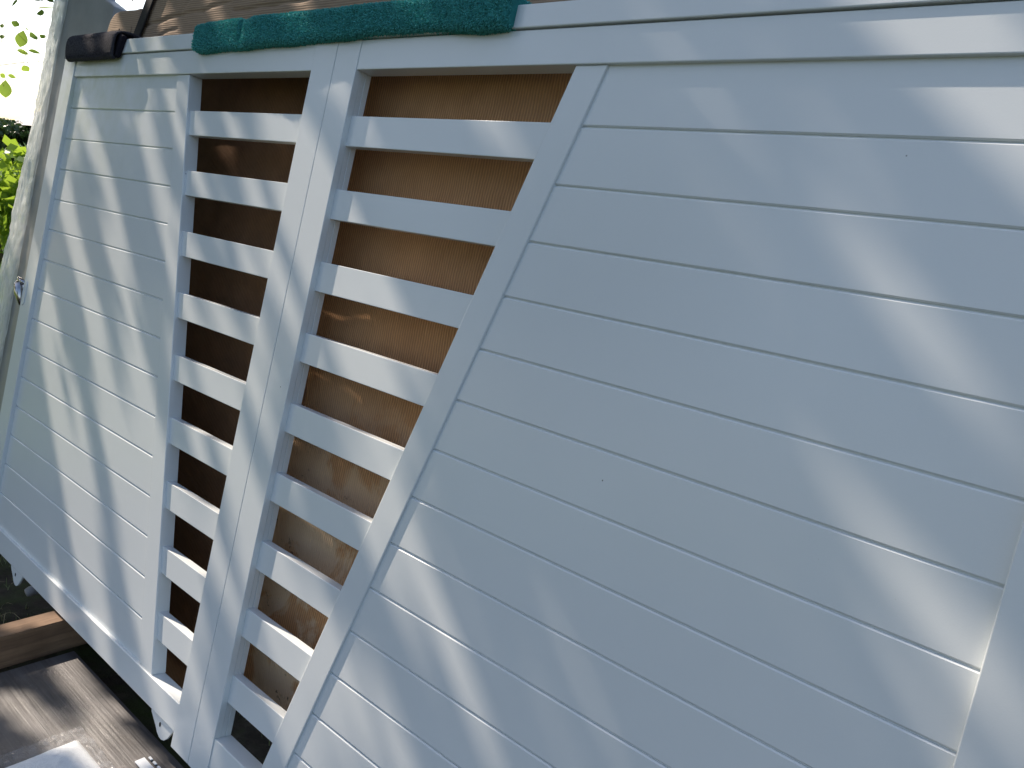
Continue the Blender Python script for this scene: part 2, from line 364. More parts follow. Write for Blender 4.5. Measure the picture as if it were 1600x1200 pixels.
# ---------------- the two gate leaves ----------------
LEFT = dict(eL=(-7.03, .2728), eR=(-6.33, .2735))     # u = a + s v for the two edges of the slanted stile
RIGHT = dict(eL=(6.86, -.2795), eR=(7.52, -.2805))
def edge(e, v): return e[0] + e[1]*v
SEAM = .156; CL = -.672; CR = .966
def tab_poly(u0, u1, v0, v1):
    p = [(u0, v0), (u1, v0)]
    cx, hw = u0 + (u1-u0)*.56, (u1-u0)*.5
    # near-straight left edge, broad rounded tip, oblique right edge
    p += [(u1-.04, v0+.10), (u0+(u1-u0)*.80, v1-.14), (u0+(u1-u0)*.70, v1-.04), (u0+(u1-u0)*.60, v1), (u0+(u1-u0)*.50, v1-.01),
          (u0+(u1-u0)*.40, v1-.07), (u0+(u1-u0)*.30, v1-.18), (u0+.06, v0+.14)]
    return p
def build_leaf(side, label):
    if side == 'L': u0, u1 = -14.82, SEAM
    else: u0, u1 = SEAM, 15.55
    root = gate_empty("gate_leaf", (u0+u1)/2, 16.0, .1, label, "gate", "leaves of the white aluminium double gate")
    VT, VB = -.62, 15.74
    if side == 'L':
        # left outer stile
        gate_part(root, "stile", rect(-14.82, -13.93, -1.0, 15.74), -.12, .33, PAINT, .018)
        gate_part(root, "meeting_stile", rect(CL, SEAM-.008, -.64, 16.10), -.105, .06, PAINT, .012, 2,
                  extra=[(rect(CL+.008, SEAM-.008, -.62, 16.06), .066, .18, .006, 1), (rect(CL+.004, SEAM-.008, -.62, 16.06), .186, .33, .01, 1)])
        gate_part(root, "top_rail", rect(-13.93+.004, CL-.004, VT, 0), -.095, .33, PAINT, .018)
        gate_part(root, "cap_rail", rect(-14.6, SEAM-.01, -1.06, -.645), -.145, .36, PAINT, .02)
        gate_part(root, "bottom_rail", rect(-13.93+.004, CL-.004, 15.05, VB), -.09, .33, PAINT, .02)
        eL, eR = LEFT['eL'], LEFT['eR']
        gate_part(root, "slanted_stile", [(edge(eL, .004), .004), (edge(eR, .004), .004), (edge(eR, 15.046), 15.046), (edge(eL, 15.046), 15.046)], -.045, .33, PAINT, .018)
        bL = lambda v: -13.98; bR = lambda v: edge(eL, v)+.06
        sL = lambda v: edge(eR, v)-.08; sR = lambda v: CL+.1
    else:
        gate_part(root, "stile", rect(14.79, 15.6, -1.0, 15.74), -.12, .33, PAINT, .018)
        gate_part(root, "meeting_stile", rect(SEAM+.008, CR, -.64, 16.10), -.105, .06, PAINT, .012, 2,
                  extra=[(rect(SEAM+.008, CR-.008, -.62, 16.06), .066, .18, .006, 1), (rect(SEAM+.008, CR-.004, -.62, 16.06), .186, .33, .01, 1)])
        gate_part(root, "top_rail", rect(CR+.004, 14.79-.004, VT, 0), -.095, .33, PAINT, .018)
        gate_part(root, "cap_rail", rect(SEAM+.01, 15.5, -1.06, -.645), -.145, .36, PAINT, .02)
        gate_part(root, "bottom_rail", rect(CR+.004, 14.79-.004, 15.05, VB), -.09, .33, PAINT, .02)
        eL, eR = RIGHT['eL'], RIGHT['eR']
        gate_part(root, "slanted_stile", [(edge(eL, .004), .004), (edge(eR, .004), .004), (edge(eR, 15.046), 15.046), (edge(eL, 15.046), 15.046)], -.045, .33, PAINT, .018)
        bL = lambda v: edge(eR, v)-.06; bR = lambda v: 14.84
        sL = lambda v: CR-.1; sR = lambda v: edge(eL, v)+.08
    # fifteen boards with open joints between them
    for j in range(15):
        a, b_ = j + (.013 if j else -.05), j+1 - (.013 if j < 14 else -.08)
        d = .002*math.sin(j*2.3)
        gate_part(root, "board", [(bL(a), a), (bR(a), a), (bR(b_), b_), (bL(b_), b_)], d, .10, PAINT, .022, 1)
    gate_part(root, "joint_backing", [(bL(.02)+.03, .02), (bR(.02)-.03, .02), (bR(15.0)-.03, 15.0), (bL(15.0)+.03, 15.0)], .05, .16, PAINT, .004, 1)
    for k in range(9):
        a = .938 + 1.5775*k; b_ = a + .648
        gate_part(root, "slat", [(sL(a), a), (sR(a), a), (sR(b_), b_), (sL(b_), b_)], .035, .262, PAINT, .014, 2)
    if side == 'L':
        for (a, b_) in ((-11.83, -10.72), (-1.95, -.74)):
            t = gate_part(root, "hanging_bracket", tab_poly(a, b_, 15.70, 16.24), -.045, .01, PAINT, .008, 2)
            cx = a + (b_-a)*.46
            h = gate_part(root, "bolt_hole", [(cx+.045*math.cos(q), 15.93+.06*math.sin(q)) for q in [i*math.pi/5 for i in range(10)]], -.05, -.03, HOLE, 0)
            h.parent = t
        # lock plate and lever on the outer stile
        lp = [(-14.62+.13*math.cos(q), 6.98 + .13*math.sin(q)) for q in [math.pi + i*math.pi/6 for i in range(7)]] + \
             [(-14.62+.13*math.cos(q), 7.55 + .13*math.sin(q)) for q in [i*math.pi/6 for i in range(7)]]
        gate_part(root, "lock_plate", lp, -.145, -.115, PAINT, .008)
        bm = bmesh.new()
        pts = [(-14.80, 7.10, .02), (-14.98, 7.10, -.02), (-15.16, 7.12, -.12), (-15.22, 7.2, -.18)]
        tube_bm(bm, [Vector(p)*.1 for p in pts], [.012, .011, .010, .008], 12)
        pts = [(-15.3, 6.93, -.12), (-15.16, 7.05, -.14), (-15.02, 7.3, -.14), (-14.93, 7.52, -.12), (-14.87, 7.72, -.08)]
        tube_bm(bm, [Vector(p)*.1 for p in pts], [.006, .016, .017, .010, .005], 14)
        finish(bm, "latch_lever", METAL, root, True, shift=(-root['_u']*.1, -root['_v']*.1, -root['_w']*.1))
        bm = bmesh.new()
        pts = [(-15.32, 6.84, -.14), (-15.2, 6.88, -.14), (-15.0, 6.93, -.12), (-14.84, 6.98, -.06)]
        tube_bm(bm, [Vector(p)*.1 for p in pts], [.004, .009, .008, .005], 12)
        finish(bm, "latch_tongue", METAL, root, True, shift=(-root['_u']*.1, -root['_v']*.1, -root['_w']*.1))
    return root
gl = build_leaf('L', "left leaf of the leaning white gate, boarded panel, slanted stile, lever on its outer edge")
gr = build_leaf('R', "right leaf of the leaning white gate, with the wide boarded panel filling the right half")

# ---------------- green towel over the top edge ----------------
def towel():
    root = gate_empty("towel", 0, -.9, 0, "dark green terry towel folded over the top edge of the white gate", "towel")
    us = np.linspace(-5.95, 5.32, 150)
    def bottom(u): return np.interp(u, [-6, -5.4, -3, -.3, 1.5, 2.8, 4.6, 5.6], [-.53, -.51, -.56, -.60, -.66, -.68, -.60, -.62]) + .012*math.sin(u*3.1)
    def top(u): return np.interp(u, [-6.0, -5.8, -5.3, -3.8, -3.6, -3.2, -1, 1, 3.5, 5.6], [-1.14, -1.22, -1.26, -1.26, -1.18, -1.28, -1.28, -1.28, -1.27, -1.22]) + .01*math.sin(u*2.1+1)
    NS = 44; rings = []
    for i, u in enumerate(us):
        vb, vt = bottom(u), top(u); wf, wb = -.36 - .02*math.sin(u*1.7), .62
        e = min(1, min(u-us[0], us[-1]-u)/.16); sh = math.sqrt(max(0.0, 1-(1-e)**2))*.16 + .84 if e < 1 else 1
        ring = []
        cv, hv = (vb+vt)/2, (vb-vt)/2*sh; cw, hw = (wf+wb)/2, (wb-wf)/2*sh
        for k in range(NS):
            t = 2*math.pi*k/NS; ct, st = math.cos(t), math.sin(t)
            p = .32
            x = math.copysign(abs(ct)**p, ct); y = math.copysign(abs(st)**p, st)
            w = cw + hw*x; v = cv + hv*y
            nz = .03*mnoise.noise(Vector((u*1.3, v*1.6, w*2))) + .012*mnoise.noise(Vector((u*4.5, v*5, w*5+3)))
            # crease where the cloth was folded once more
            cr = math.exp(-((u+3.62-.16*(v+1.0))/.07)**2) * (1 if v < -.75 else max(0, (-.55-v)/.2)) if v < -.55 else 0
            w -= nz; w += .10*cr; v += (.06*cr if v < -1.25 else 0)
            if i > 146: w += 0
            ring.append((u, v, w))
        rings.append(ring)
    # a second, slightly shorter layer edge seen at the right end
    V = [(p[0]*.1, (p[1]+.9)*.1, p[2]*.1) for r in rings for p in r]
    Fq = [(i*NS+k, i*NS+(k+1) % NS, (i+1)*NS+(k+1) % NS, (i+1)*NS+k) for i in range(len(us)-1) for k in range(NS)]
    body = mesh_obj("cloth", V, Fq, TOWEL, root, True)
    bm = bmesh.new(); bm.from_mesh(body.data); bm.verts.ensure_lookup_table()
    bm.faces.new([bm.verts[k] for k in range(NS)]); bm.faces.new([bm.verts[(len(us)-1)*NS+k] for k in range(NS)])
    bmesh.ops.recalc_face_normals(bm, faces=bm.faces); bm.to_mesh(body.data); bm.free()
    # terry loops: tiny curved tufts over the whole visible surface
    me = body.data; tris = []
    Vn = np.array(V); Fa = np.array(Fq)
    c = Vn[Fa].mean(1); keep = (c[:, 2] < .055)
    Fa = Fa[keep]
    A, B, C_, D = Vn[Fa[:, 0]], Vn[Fa[:, 1]], Vn[Fa[:, 2]], Vn[Fa[:, 3]]
    ar = np.linalg.norm(np.cross(C_-A, D-B), axis=1)/2
    NT = 52000
    idx = rng.choice(len(Fa), NT, p=ar/ar.sum()); s, t = rng.random(NT)[:, None], rng.random(NT)[:, None]
    pt = (A[idx]*(1-s)+B[idx]*s)*(1-t) + (D[idx]*(1-s)+C_[idx]*s)*t
    nn = np.cross(C_[idx]-A[idx], D[idx]-B[idx]); nn /= np.linalg.norm(nn, axis=1)[:, None] + 1e-12
    cen = np.array([0, -.0, .01])
    mid = np.stack([pt[:, 0], np.full(NT, .0), np.full(NT, .011)], 1)
    flip = ((pt-mid)*nn).sum(1) < 0; nn[flip] *= -1
    rd = rng.normal(0, 1, (NT, 3)); dirn = nn + rd*.55; dirn[:, 1] += .35; dirn /= np.linalg.norm(dirn, axis=1)[:, None]
    side = np.cross(dirn, rng.normal(0, 1, (NT, 3))); side /= np.linalg.norm(side, axis=1)[:, None]
    L = rng.uniform(.0022, .0042, NT)[:, None]; W = rng.uniform(.0007, .0012, NT)[:, None]
    b0, b1 = pt - side*W - nn*.0008, pt + side*W - nn*.0008
    t0, t1 = pt + dirn*L + side*W*.8, pt + dirn*L - side*W*.8
    q = np.stack([b0, b1, t0, t1], 1).reshape(-1, 3)
    fb = mesh_obj("terry_loops", q, np.arange(NT*4).reshape(-1, 4), FIBRE, root); fb['kind'] = 'stuff'
towel()

# ---------------- dark felt pad folded over the left corner ----------------
def felt_pad():
    root = gate_empty("felt_pad", -12.3, -.8, 0, "small dark grey felt pad folded over the gate's top left corner", "pad")
    us = np.linspace(-14.15, -10.62, 40); prof = [(-.44, -.20), (-.47, -.33), (-.7, -.36), (-1.0, -.37), (-1.18, -.33), (-1.27, -.18), (-1.30, .1), (-1.29, .4), (-1.2, .62), (-.8, .66), (-.4, .66)]
    bm = bmesh.new(); rows = []
    for i, u in enumerate(us):
        r = []
        for k, (v, w) in enumerate(prof):
            f = i/39
            lift = .06*math.sin(f*5+k*.4) + .08*mnoise.noise(Vector((u*1.1, k*.7, 1)))
            du = .10*(1-f)*(1.0-abs(k-3)/6) if i < 6 else 0
            # right end: the fold gapes and its upper corner droops back
            uu = u + (.35*(k-1)/8 if i == 39 else 0)*1.0
            bump_ = .05*f*f if k < 5 else 0
            r.append(bm.verts.new(((uu+12.3)*.1, (v + lift*.35*(1 if k > 3 else .4)+.8)*.1, (w - lift*.35 - bump_)*.1)))
        rows.append(r)
    for a, b in zip(rows, rows[1:]):
        for k in range(len(prof)-1): bm.faces.new((a[k], a[k+1], b[k+1], b[k]))
    bmesh.ops.recalc_face_normals(bm, faces=bm.faces)
    o = finish(bm, "felt_sheet", PADM, root, True)
    o.data.materials.append(PADIN)
    s = o.modifiers.new("thick", 'SOLIDIFY'); s.thickness = .009; s.offset = 0
    s2 = o.modifiers.new("sub", 'SUBSURF'); s2.levels = 1; s2.render_levels = 1
    NT = 9000
    u = rng.uniform(-14.1, -10.7, NT); v = rng.uniform(-1.25, -.46, NT); w = np.full(NT, -.36)
    w = np.where(v < -1.1, -.36+(-1.1-v)*.9, w)
    p = np.stack([(u+12.3)*.1, (v+.8)*.1, w*.1-.004], 1)
    d = rng.normal(0, 1, (NT, 3)); d /= np.linalg.norm(d, axis=1)[:, None]; sd_ = rng.normal(0, 1, (NT, 3)); sd_ /= np.linalg.norm(sd_, axis=1)[:, None]
    q = np.stack([p-sd_*.0004, p+sd_*.0004, p+d*.003], 1).reshape(-1, 3)
    f = mesh_obj("felt_fuzz", q, np.arange(NT*3).reshape(-1, 3), PADM, root); f['kind'] = 'stuff'
    # dark plug painted as the shade inside the fold's open right end
    bm = bmesh.new(); add_prism(bm, [(-10.72, -1.24), (-10.30, -1.10), (-10.52, -.52), (-10.72, -.47)], -.30, -.15, .03)
    finish(bm, "hollow_shade", PADIN, root, False, shift=(1.23, .08, 0))
felt_pad()

# ---------------- cardboard behind the gate ----------------
def wavy_sheet(name, parent, u0, u1, v0, v1, w, th, mat, creases=(), amp=.02, nu=70, nv=60, edge_fn=None, seedz=0.0, right_fn=None):
    """a cardboard face with real creases, thickness th going back"""
    us = np.linspace(0, 1, nu); vs = np.linspace(v0, v1, nv)
    V = []
    pu, pv, pw = parent['_u'], parent['_v'], parent['_w']
    for v in vs:
        ul = edge_fn(v) if edge_fn else u0
        ur = right_fn(v) if right_fn else u1
        for s in us:
            u = ul + (ur-ul)*s
            ww = w + amp*2*mnoise.noise(Vector((u*.35, v*.35, seedz))) + amp*.5*mnoise.noise(Vector((u*1.7, v*1.7, seedz+4)))
            for (cu0, cv0, cu1, cv1, dep, wd) in creases:
                if cu0 <= u <= cu1:
                    cv = cv0 + (cv1-cv0)*(u-cu0)/(cu1-cu0) + .02*math.sin(u*5)
                    ww += dep*math.exp(-((v-cv)/wd)**2)
            V.append(((u-pu)*.1, (v-pv)*.1, (ww-pw)*.1))
    Fq = [(j*nu+i, j*nu+i+1, (j+1)*nu+i+1, (j+1)*nu+i) for j in range(nv-1) for i in range(nu-1)]
    o = mesh_obj(name, V, Fq, mat, parent, True)
    s = o.modifiers.new("thick", 'SOLIDIFY'); s.thickness = th*.1; s.offset = -1
    # which side is the back: make it grow away from the camera
    n = o.data.polygons[0].normal
    s.offset = -1 if n.z < 0 else 1
    return o
# right-hand sheet, seen through the slats of the right leaf
rt = gate_empty("cardboard_sheet", 6, 14.2, 1.0, "brown corrugated cardboard sheet with damp stains behind the right leaf's slats", "cardboard")
ef = lambda v: float(np.interp(v, [-2, 5, 7.0, 7.6, 8.4, 10, 15], [-.02, .0, .22, .26, .0, .12, .02]))
wavy_sheet("cardboard_face", rt, .1, 12.5, -.9, 14.6, .92, .25, CARD_V, creases=[(.0, 3.2, 12, 3.0, .02, .05)], amp=.05, nu=90, nv=110, edge_fn=ef)
lt = gate_empty("cardboard_sheet", -5, 14.6, 1.8, "corrugated cardboard sheet, its brown darkened as shade, behind the left leaf's slats", "cardboard")
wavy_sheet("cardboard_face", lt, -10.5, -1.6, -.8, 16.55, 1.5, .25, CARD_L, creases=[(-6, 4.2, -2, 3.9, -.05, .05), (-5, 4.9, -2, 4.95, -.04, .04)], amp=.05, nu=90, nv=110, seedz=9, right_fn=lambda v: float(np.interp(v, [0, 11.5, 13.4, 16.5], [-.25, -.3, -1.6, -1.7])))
# upper bundle above the cap rail
ut = gate_empty("cardboard_bundle", -2, -.9, 1.0, "large creased cardboard wrapping rising above the gate's top edge behind the towel", "cardboard")
cre = [(-12.5, -1.93, -9.9, -2.2, .07, .05), (-9.9, -2.2, -8.4, -2.27, .07, .04), (-8.5, -2.26, -6.9, -2.45, .06, .045), (-9.9, -2.2, -9.0, -2.9, .03, .05),
       (-6.7, -2.13, 3.0, -2.40, .07, .05), (-12.3, -3.2, 5, -3.5, .08, .06), (-11, -1.62, -9.8, -1.82, .04, .04), (-6, -1.75, 4, -1.72, .03, .06)]
wavy_sheet("cardboard_face", ut, -12.62, 9.5, -6.0, -.75, .98, .9, CARD_H, creases=cre, amp=.012, nu=240, nv=110, edge_fn=lambda v: -12.62 if v > -1.58 else -12.62 + (-1.58-v)*.73*.9, seedz=3)
# small rounded bundle at the left
bt = gate_empty("cardboard_bundle", -14, -.9, 1.0, "small rounded cardboard bundle beside the black strap, above the dark felt pad", "cardboard")
bm = bmesh.new()
prof = [(-15.05, -.7), (-15.0, -1.9), (-14.85, -2.35), (-14.6, -2.56), (-14.2, -2.63), (-13.6, -2.62), (-13.1, -2.60), (-12.66, -2.64), (-12.55, -.7)]
add_prism(bm, prof, 1.02, 1.9, .12, 4)
finish(bm, "cardboard_body", CARD_H, bt, True, shift=(1.4, .09, -.1))
bm = bmesh.new(); add_prism(bm, [(-15.02, -.8), (-15.0, -1.72), (-14.7, -1.93), (-14.3, -1.99), (-13.9, -2.0), (-13.95, -.8)], .985, 1.03, .02, 2)
finish(bm, "folded_flap", CARD_H, bt, False, shift=(1.4, .09, -.1))
bm = bmesh.new(); add_prism(bm, [(-13.80, -.8), (-13.78, -2.0), (-13.0, -2.02), (-13.05, -.8)], .99, 1.03, .02, 2)
finish(bm, "folded_flap", CARD_H, bt, False, shift=(1.4, .09, -.1))
# black strap with frayed lower end
st = gate_empty("strap", -12.3, -1.4, .9, "black webbing strap running up between the two cardboard bundles", "strap")
bm = bmesh.new()
add_prism(bm, [(-12.60, -1.35), (-12.12, -1.33), (-11.72, -2.2), (-11.12, -3.6), (-10.6, -4.9), (-11.1, -5.0), (-11.62, -3.7), (-12.18, -2.3)], .86, .92, .012, 1)
finish(bm, "webbing", STRAPM, st, shift=(1.23, .14, -.09))
bm = bmesh.new()
for i in range(26):
    a = Vector((-12.75+random.random()*.6, -1.55+random.random()*.25, .80+random.random()*.06))
    b = a + Vector((random.uniform(-.25, .1), random.uniform(-.05, .3), random.uniform(-.08, .02)))
    tube_bm(bm, [a*.1, (a+b)*.05+Vector((0, .002, 0)), b*.1], [.0012]*3, 4)
finish(bm, "frayed_end", STRAPM, st, shift=(1.23, .14, -.09))

# ---------------- plastic-wrapped panel standing at the left behind the gate ----------------
pt_ = gate_empty("wrapped_panel", -18.5, 15.8, 1.9, "tall grey panel wrapped in crinkled clear film, leaning behind the gate's left edge", "panel")
bm = bmesh.new()
add_prism(bm, [(-21.15, -8.5), (-17.9, -3.70), (-16.42, -3.18), (-16.30, 15.8), (-21.15, 15.8)], 1.7, 2.3, .06, 3)
finish(bm, "panel_body", WRAPPED, pt_, shift=(1.85, -1.58, -.19))
def wrap_film():
    nu, nv = 60, 420; V = []
    for j in range(nv):
        v = -8.5 + 24.2*j/(nv-1)
        bul = 1.95 + .5*max(0, min(1, (v-1)/5)) + .25*mnoise.noise(Vector((0, v*.8, 5))) + .10*mnoise.noise(Vector((0, v*3.2, 7)))
        for i in range(nu):
            s = i/(nu-1)
            # wraps from the front face, bulges past the edge, returns at the back
            ang = math.pi*s
            u = -21.0 + .35*math.cos(ang*.5) * (1-s) - bul*math.sin(ang)**.8
            w = 1.64 + 1.15*s**1.3 - .12*math.sin(ang*2)
            wr = .05*mnoise.noise(Vector((u*1.6+v*.5, v*.45, w*2))) + .028*mnoise.noise(Vector((u*6+v*1.4, v*1.0, w*5))) + .022*mnoise.noise(Vector((u*14+v*2, v*2.2, w*9)))
            V.append(((u+wr*.8+18.5)*.1, (v-15.8)*.1, (w-wr-1.9 - .01)*.1))
    Fq = [(j*nu+i, j*nu+i+1, (j+1)*nu+i+1, (j+1)*nu+i) for j in range(nv-1) for i in range(nu-1)]
    mesh_obj("film_wrap", V, Fq, FILM, pt_, True)
wrap_film()

# ---------------- timber, ground sheet, packet ----------------
tb = world_empty("timber_beam", (-.78, -.1, 0), "rough sawn timber beam on the soil, carrying the gate's bottom rail", "beam")
bm = bmesh.new(); box_bm(bm, -.038, .038, -.62, .50, 0.002, .0985, .003)
for v in bm.verts: v.co.z += .0006*math.sin(v.co.y*30)
finish(bm, "beam_body", BEAMM, tb)
sh = world_empty("plywood_sheet", (-.7, 0, 0), "weathered dark plywood sheet lying on the ground in front of the gate", "board")
bm = bmesh.new(); box_bm(bm, -.001, 2.4, -1.25, .008, 0.001, .018, .0015)
finish(bm, "sheet_body", SHEETM, sh)
def crumple_sheet(name, x0, x1, y0, y1, z, amp, mat, parent, nx=60, ny=60, sc=9, edge=.004, fold=0, seed=0):
    V = []
    for j in range(ny):
        for i in range(nx):
            x = x0+(x1-x0)*i/(nx-1); y = y0+(y1-y0)*j/(ny-1)
            p = Vector((x*sc, y*sc, seed))
            d = min(x-x0, x1-x, y-y0, y1-y)
            e = 1 - math.exp(-max(d, 0)/.012)
            h = z*e + amp*abs(mnoise.noise(p)) + amp*.6*abs(mnoise.noise(p*2.3)) + amp*.3*mnoise.noise(p*5)
            if fold: h += fold*max(0, 1-abs((x-x0)-(y1-y)*.9)/.05)
            V.append((x + .004*mnoise.noise(p*1.4), y + edge*mnoise.noise(p*1.9), .0195+max(.0005, h)))
    Fq = [(j*nx+i, j*nx+i+1, (j+1)*nx+i+1, (j+1)*nx+i) for j in range(ny-1) for i in range(nx-1)]
    o = mesh_obj(name, V, Fq, mat, parent, True)
    return o
pk = world_empty("packet", (0, 0, 0), "white paper packet in a clear plastic bag on the plywood sheet", "packet")
def packet_z(x, y):
    # a shallow pillow with one diagonal fold, highest along the fold
    d = min(x+.288, -.03-x, y+.50, -.140-y); e = 1-math.exp(-max(d, 0)/.010)
    f = abs((x+.288)*.62 + (y+.140)*.5 - .012); g2 = abs((x+.288)*.2 - (y+.140)*.75 - .05)
    return .006*e + .010*e*math.exp(-f/.05) + .006*e*math.exp(-g2/.03)
nx = 70; V = []
for j in range(nx):
    for i in range(nx):
        x = -.288+.258*i/(nx-1); y = -.50+.36*j/(nx-1)
        V.append((x, y, .0195 + packet_z(x, y)))
mesh_obj("paper_packet", V, [(j*nx+i, j*nx+i+1, (j+1)*nx+i+1, (j+1)*nx+i) for j in range(nx-1) for i in range(nx-1)], PACKET, pk, True)
V = []; nx = 120
for j in range(nx):
    for i in range(nx):
        x = -.335+.33*i/(nx-1); y = -.55+.435*j/(nx-1)
        inside = -.292 < x < -.026 and -.505 < y < -.136
        p = Vector((x*16, y*34, 2)); w_ = .010*abs(mnoise.noise(p)) + .005*abs(mnoise.noise(p*2.6))
        z = packet_z(x, y) + .0015 + w_*.12 if inside else .0012 + w_
        V.append((x + .005*mnoise.noise(Vector((0, y*22, 4))), y + .006*mnoise.noise(Vector((x*25, 0, 1))), .0195 + z))
mesh_obj("plastic_bag", V, [(j*nx+i, j*nx+i+1, (j+1)*nx+i+1, (j+1)*nx+i) for j in range(nx-1) for i in range(nx-1)], BAG, pk, True)
sp_ = world_empty("plastic_strip", (-.098, -.043, .02), "short white plastic strip lying on the plywood close to the gate's centre", "strip")
bm = bmesh.new(); box_bm(bm, -.03, .16, -.03, -.006, .0, .004, .001); finish(bm, "strip_body", PACKET, sp_)
bm = bmesh.new()
for k in range(4): box_bm(bm, -.026+k*.022, -.012+k*.022, .001, .007, .0, .003, .0008)
finish(bm, "strip_teeth", PACKET, sp_)
# round fitting lying next to the left bracket
rf = world_empty("metal_fitting", (-1.085, .02, .03), "small pale fitting on the soil next to the gate's left bracket", "fitting")
bm = bmesh.new(); tube_bm(bm, [(0, -.012, .01), (0, .0, .012), (0, .03, .014)], [.012, .016, .016], 14); finish(bm, "fitting_body", simple_mat("pale_rubber", (.3, .28, .27), (.4, .38, .36), 40, .7), rf, True)

# ---------------- grass, straws and litter near the gate ----------------
def blades(name, n, area, hgt, mat, label, cat, lean=.6, width=.0016):
    x0, x1, y0, y1 = area
    x = rng.uniform(x0, x1, n); y = rng.uniform(y0, y1, n)
    dens = np.array([mnoise.noise(Vector((a*4, b*4, 1))) for a, b in zip(x, y)])
    k = dens > -.15; x, y = x[k], y[k]; n = len(x)
    nearb = (y > -.2) & (y < .22) & (x > -.75) & (rng.random(n) < .9)
    x, y = x[~nearb], y[~nearb]; n = len(x)
    inside = (x > -.72) & (x < 1.8) & (y < .012) | (abs(x+.78) < .045) & (y < .42) & (y > -.74)
    x, y = x[~inside], y[~inside]; n = len(x)
    az = rng.uniform(0, 2*np.pi, n); L = rng.uniform(.4, 1, n)*hgt; ln = rng.uniform(.2, 1, n)*lean
    d = np.stack([np.cos(az)*ln, np.sin(az)*ln, np.ones(n)], 1); d /= np.linalg.norm(d, axis=1)[:, None]
    s = np.stack([-np.sin(az), np.cos(az), np.zeros(n)], 1)*width
    p = np.stack([x, y, np.full(n, -.012)], 1); m_ = p + d*(L*.55)[:, None]; d2 = d.copy(); d2[:, 2] -= .5; t = m_ + d2*(L*.5)[:, None]
    q = np.stack([p-s, p+s, m_+s*.8, m_-s*.8, t], 1).reshape(-1, 3)
    f = np.concatenate([np.stack([np.arange(n)*5, np.arange(n)*5+1, np.arange(n)*5+2], 1), np.stack([np.arange(n)*5, np.arange(n)*5+2, np.arange(n)*5+3], 1), np.stack([np.arange(n)*5+3, np.arange(n)*5+2, np.arange(n)*5+4], 1)])
    o = mesh_obj(name, q, f, mat); meta(o, label, cat, kind='stuff'); return o
blades("grass", 7000, (-2.6, 1.6, -.9, 1.8), .05, GRASS, "short sparse grass on the soil round and behind the gate", "grass")
blades("dry_straw", 1500, (-1.8, 1.2, -.6, 1.0), .07, STRAW, "dry straw stalks scattered on the soil under the gate", "straw", lean=3.0, width=.001)

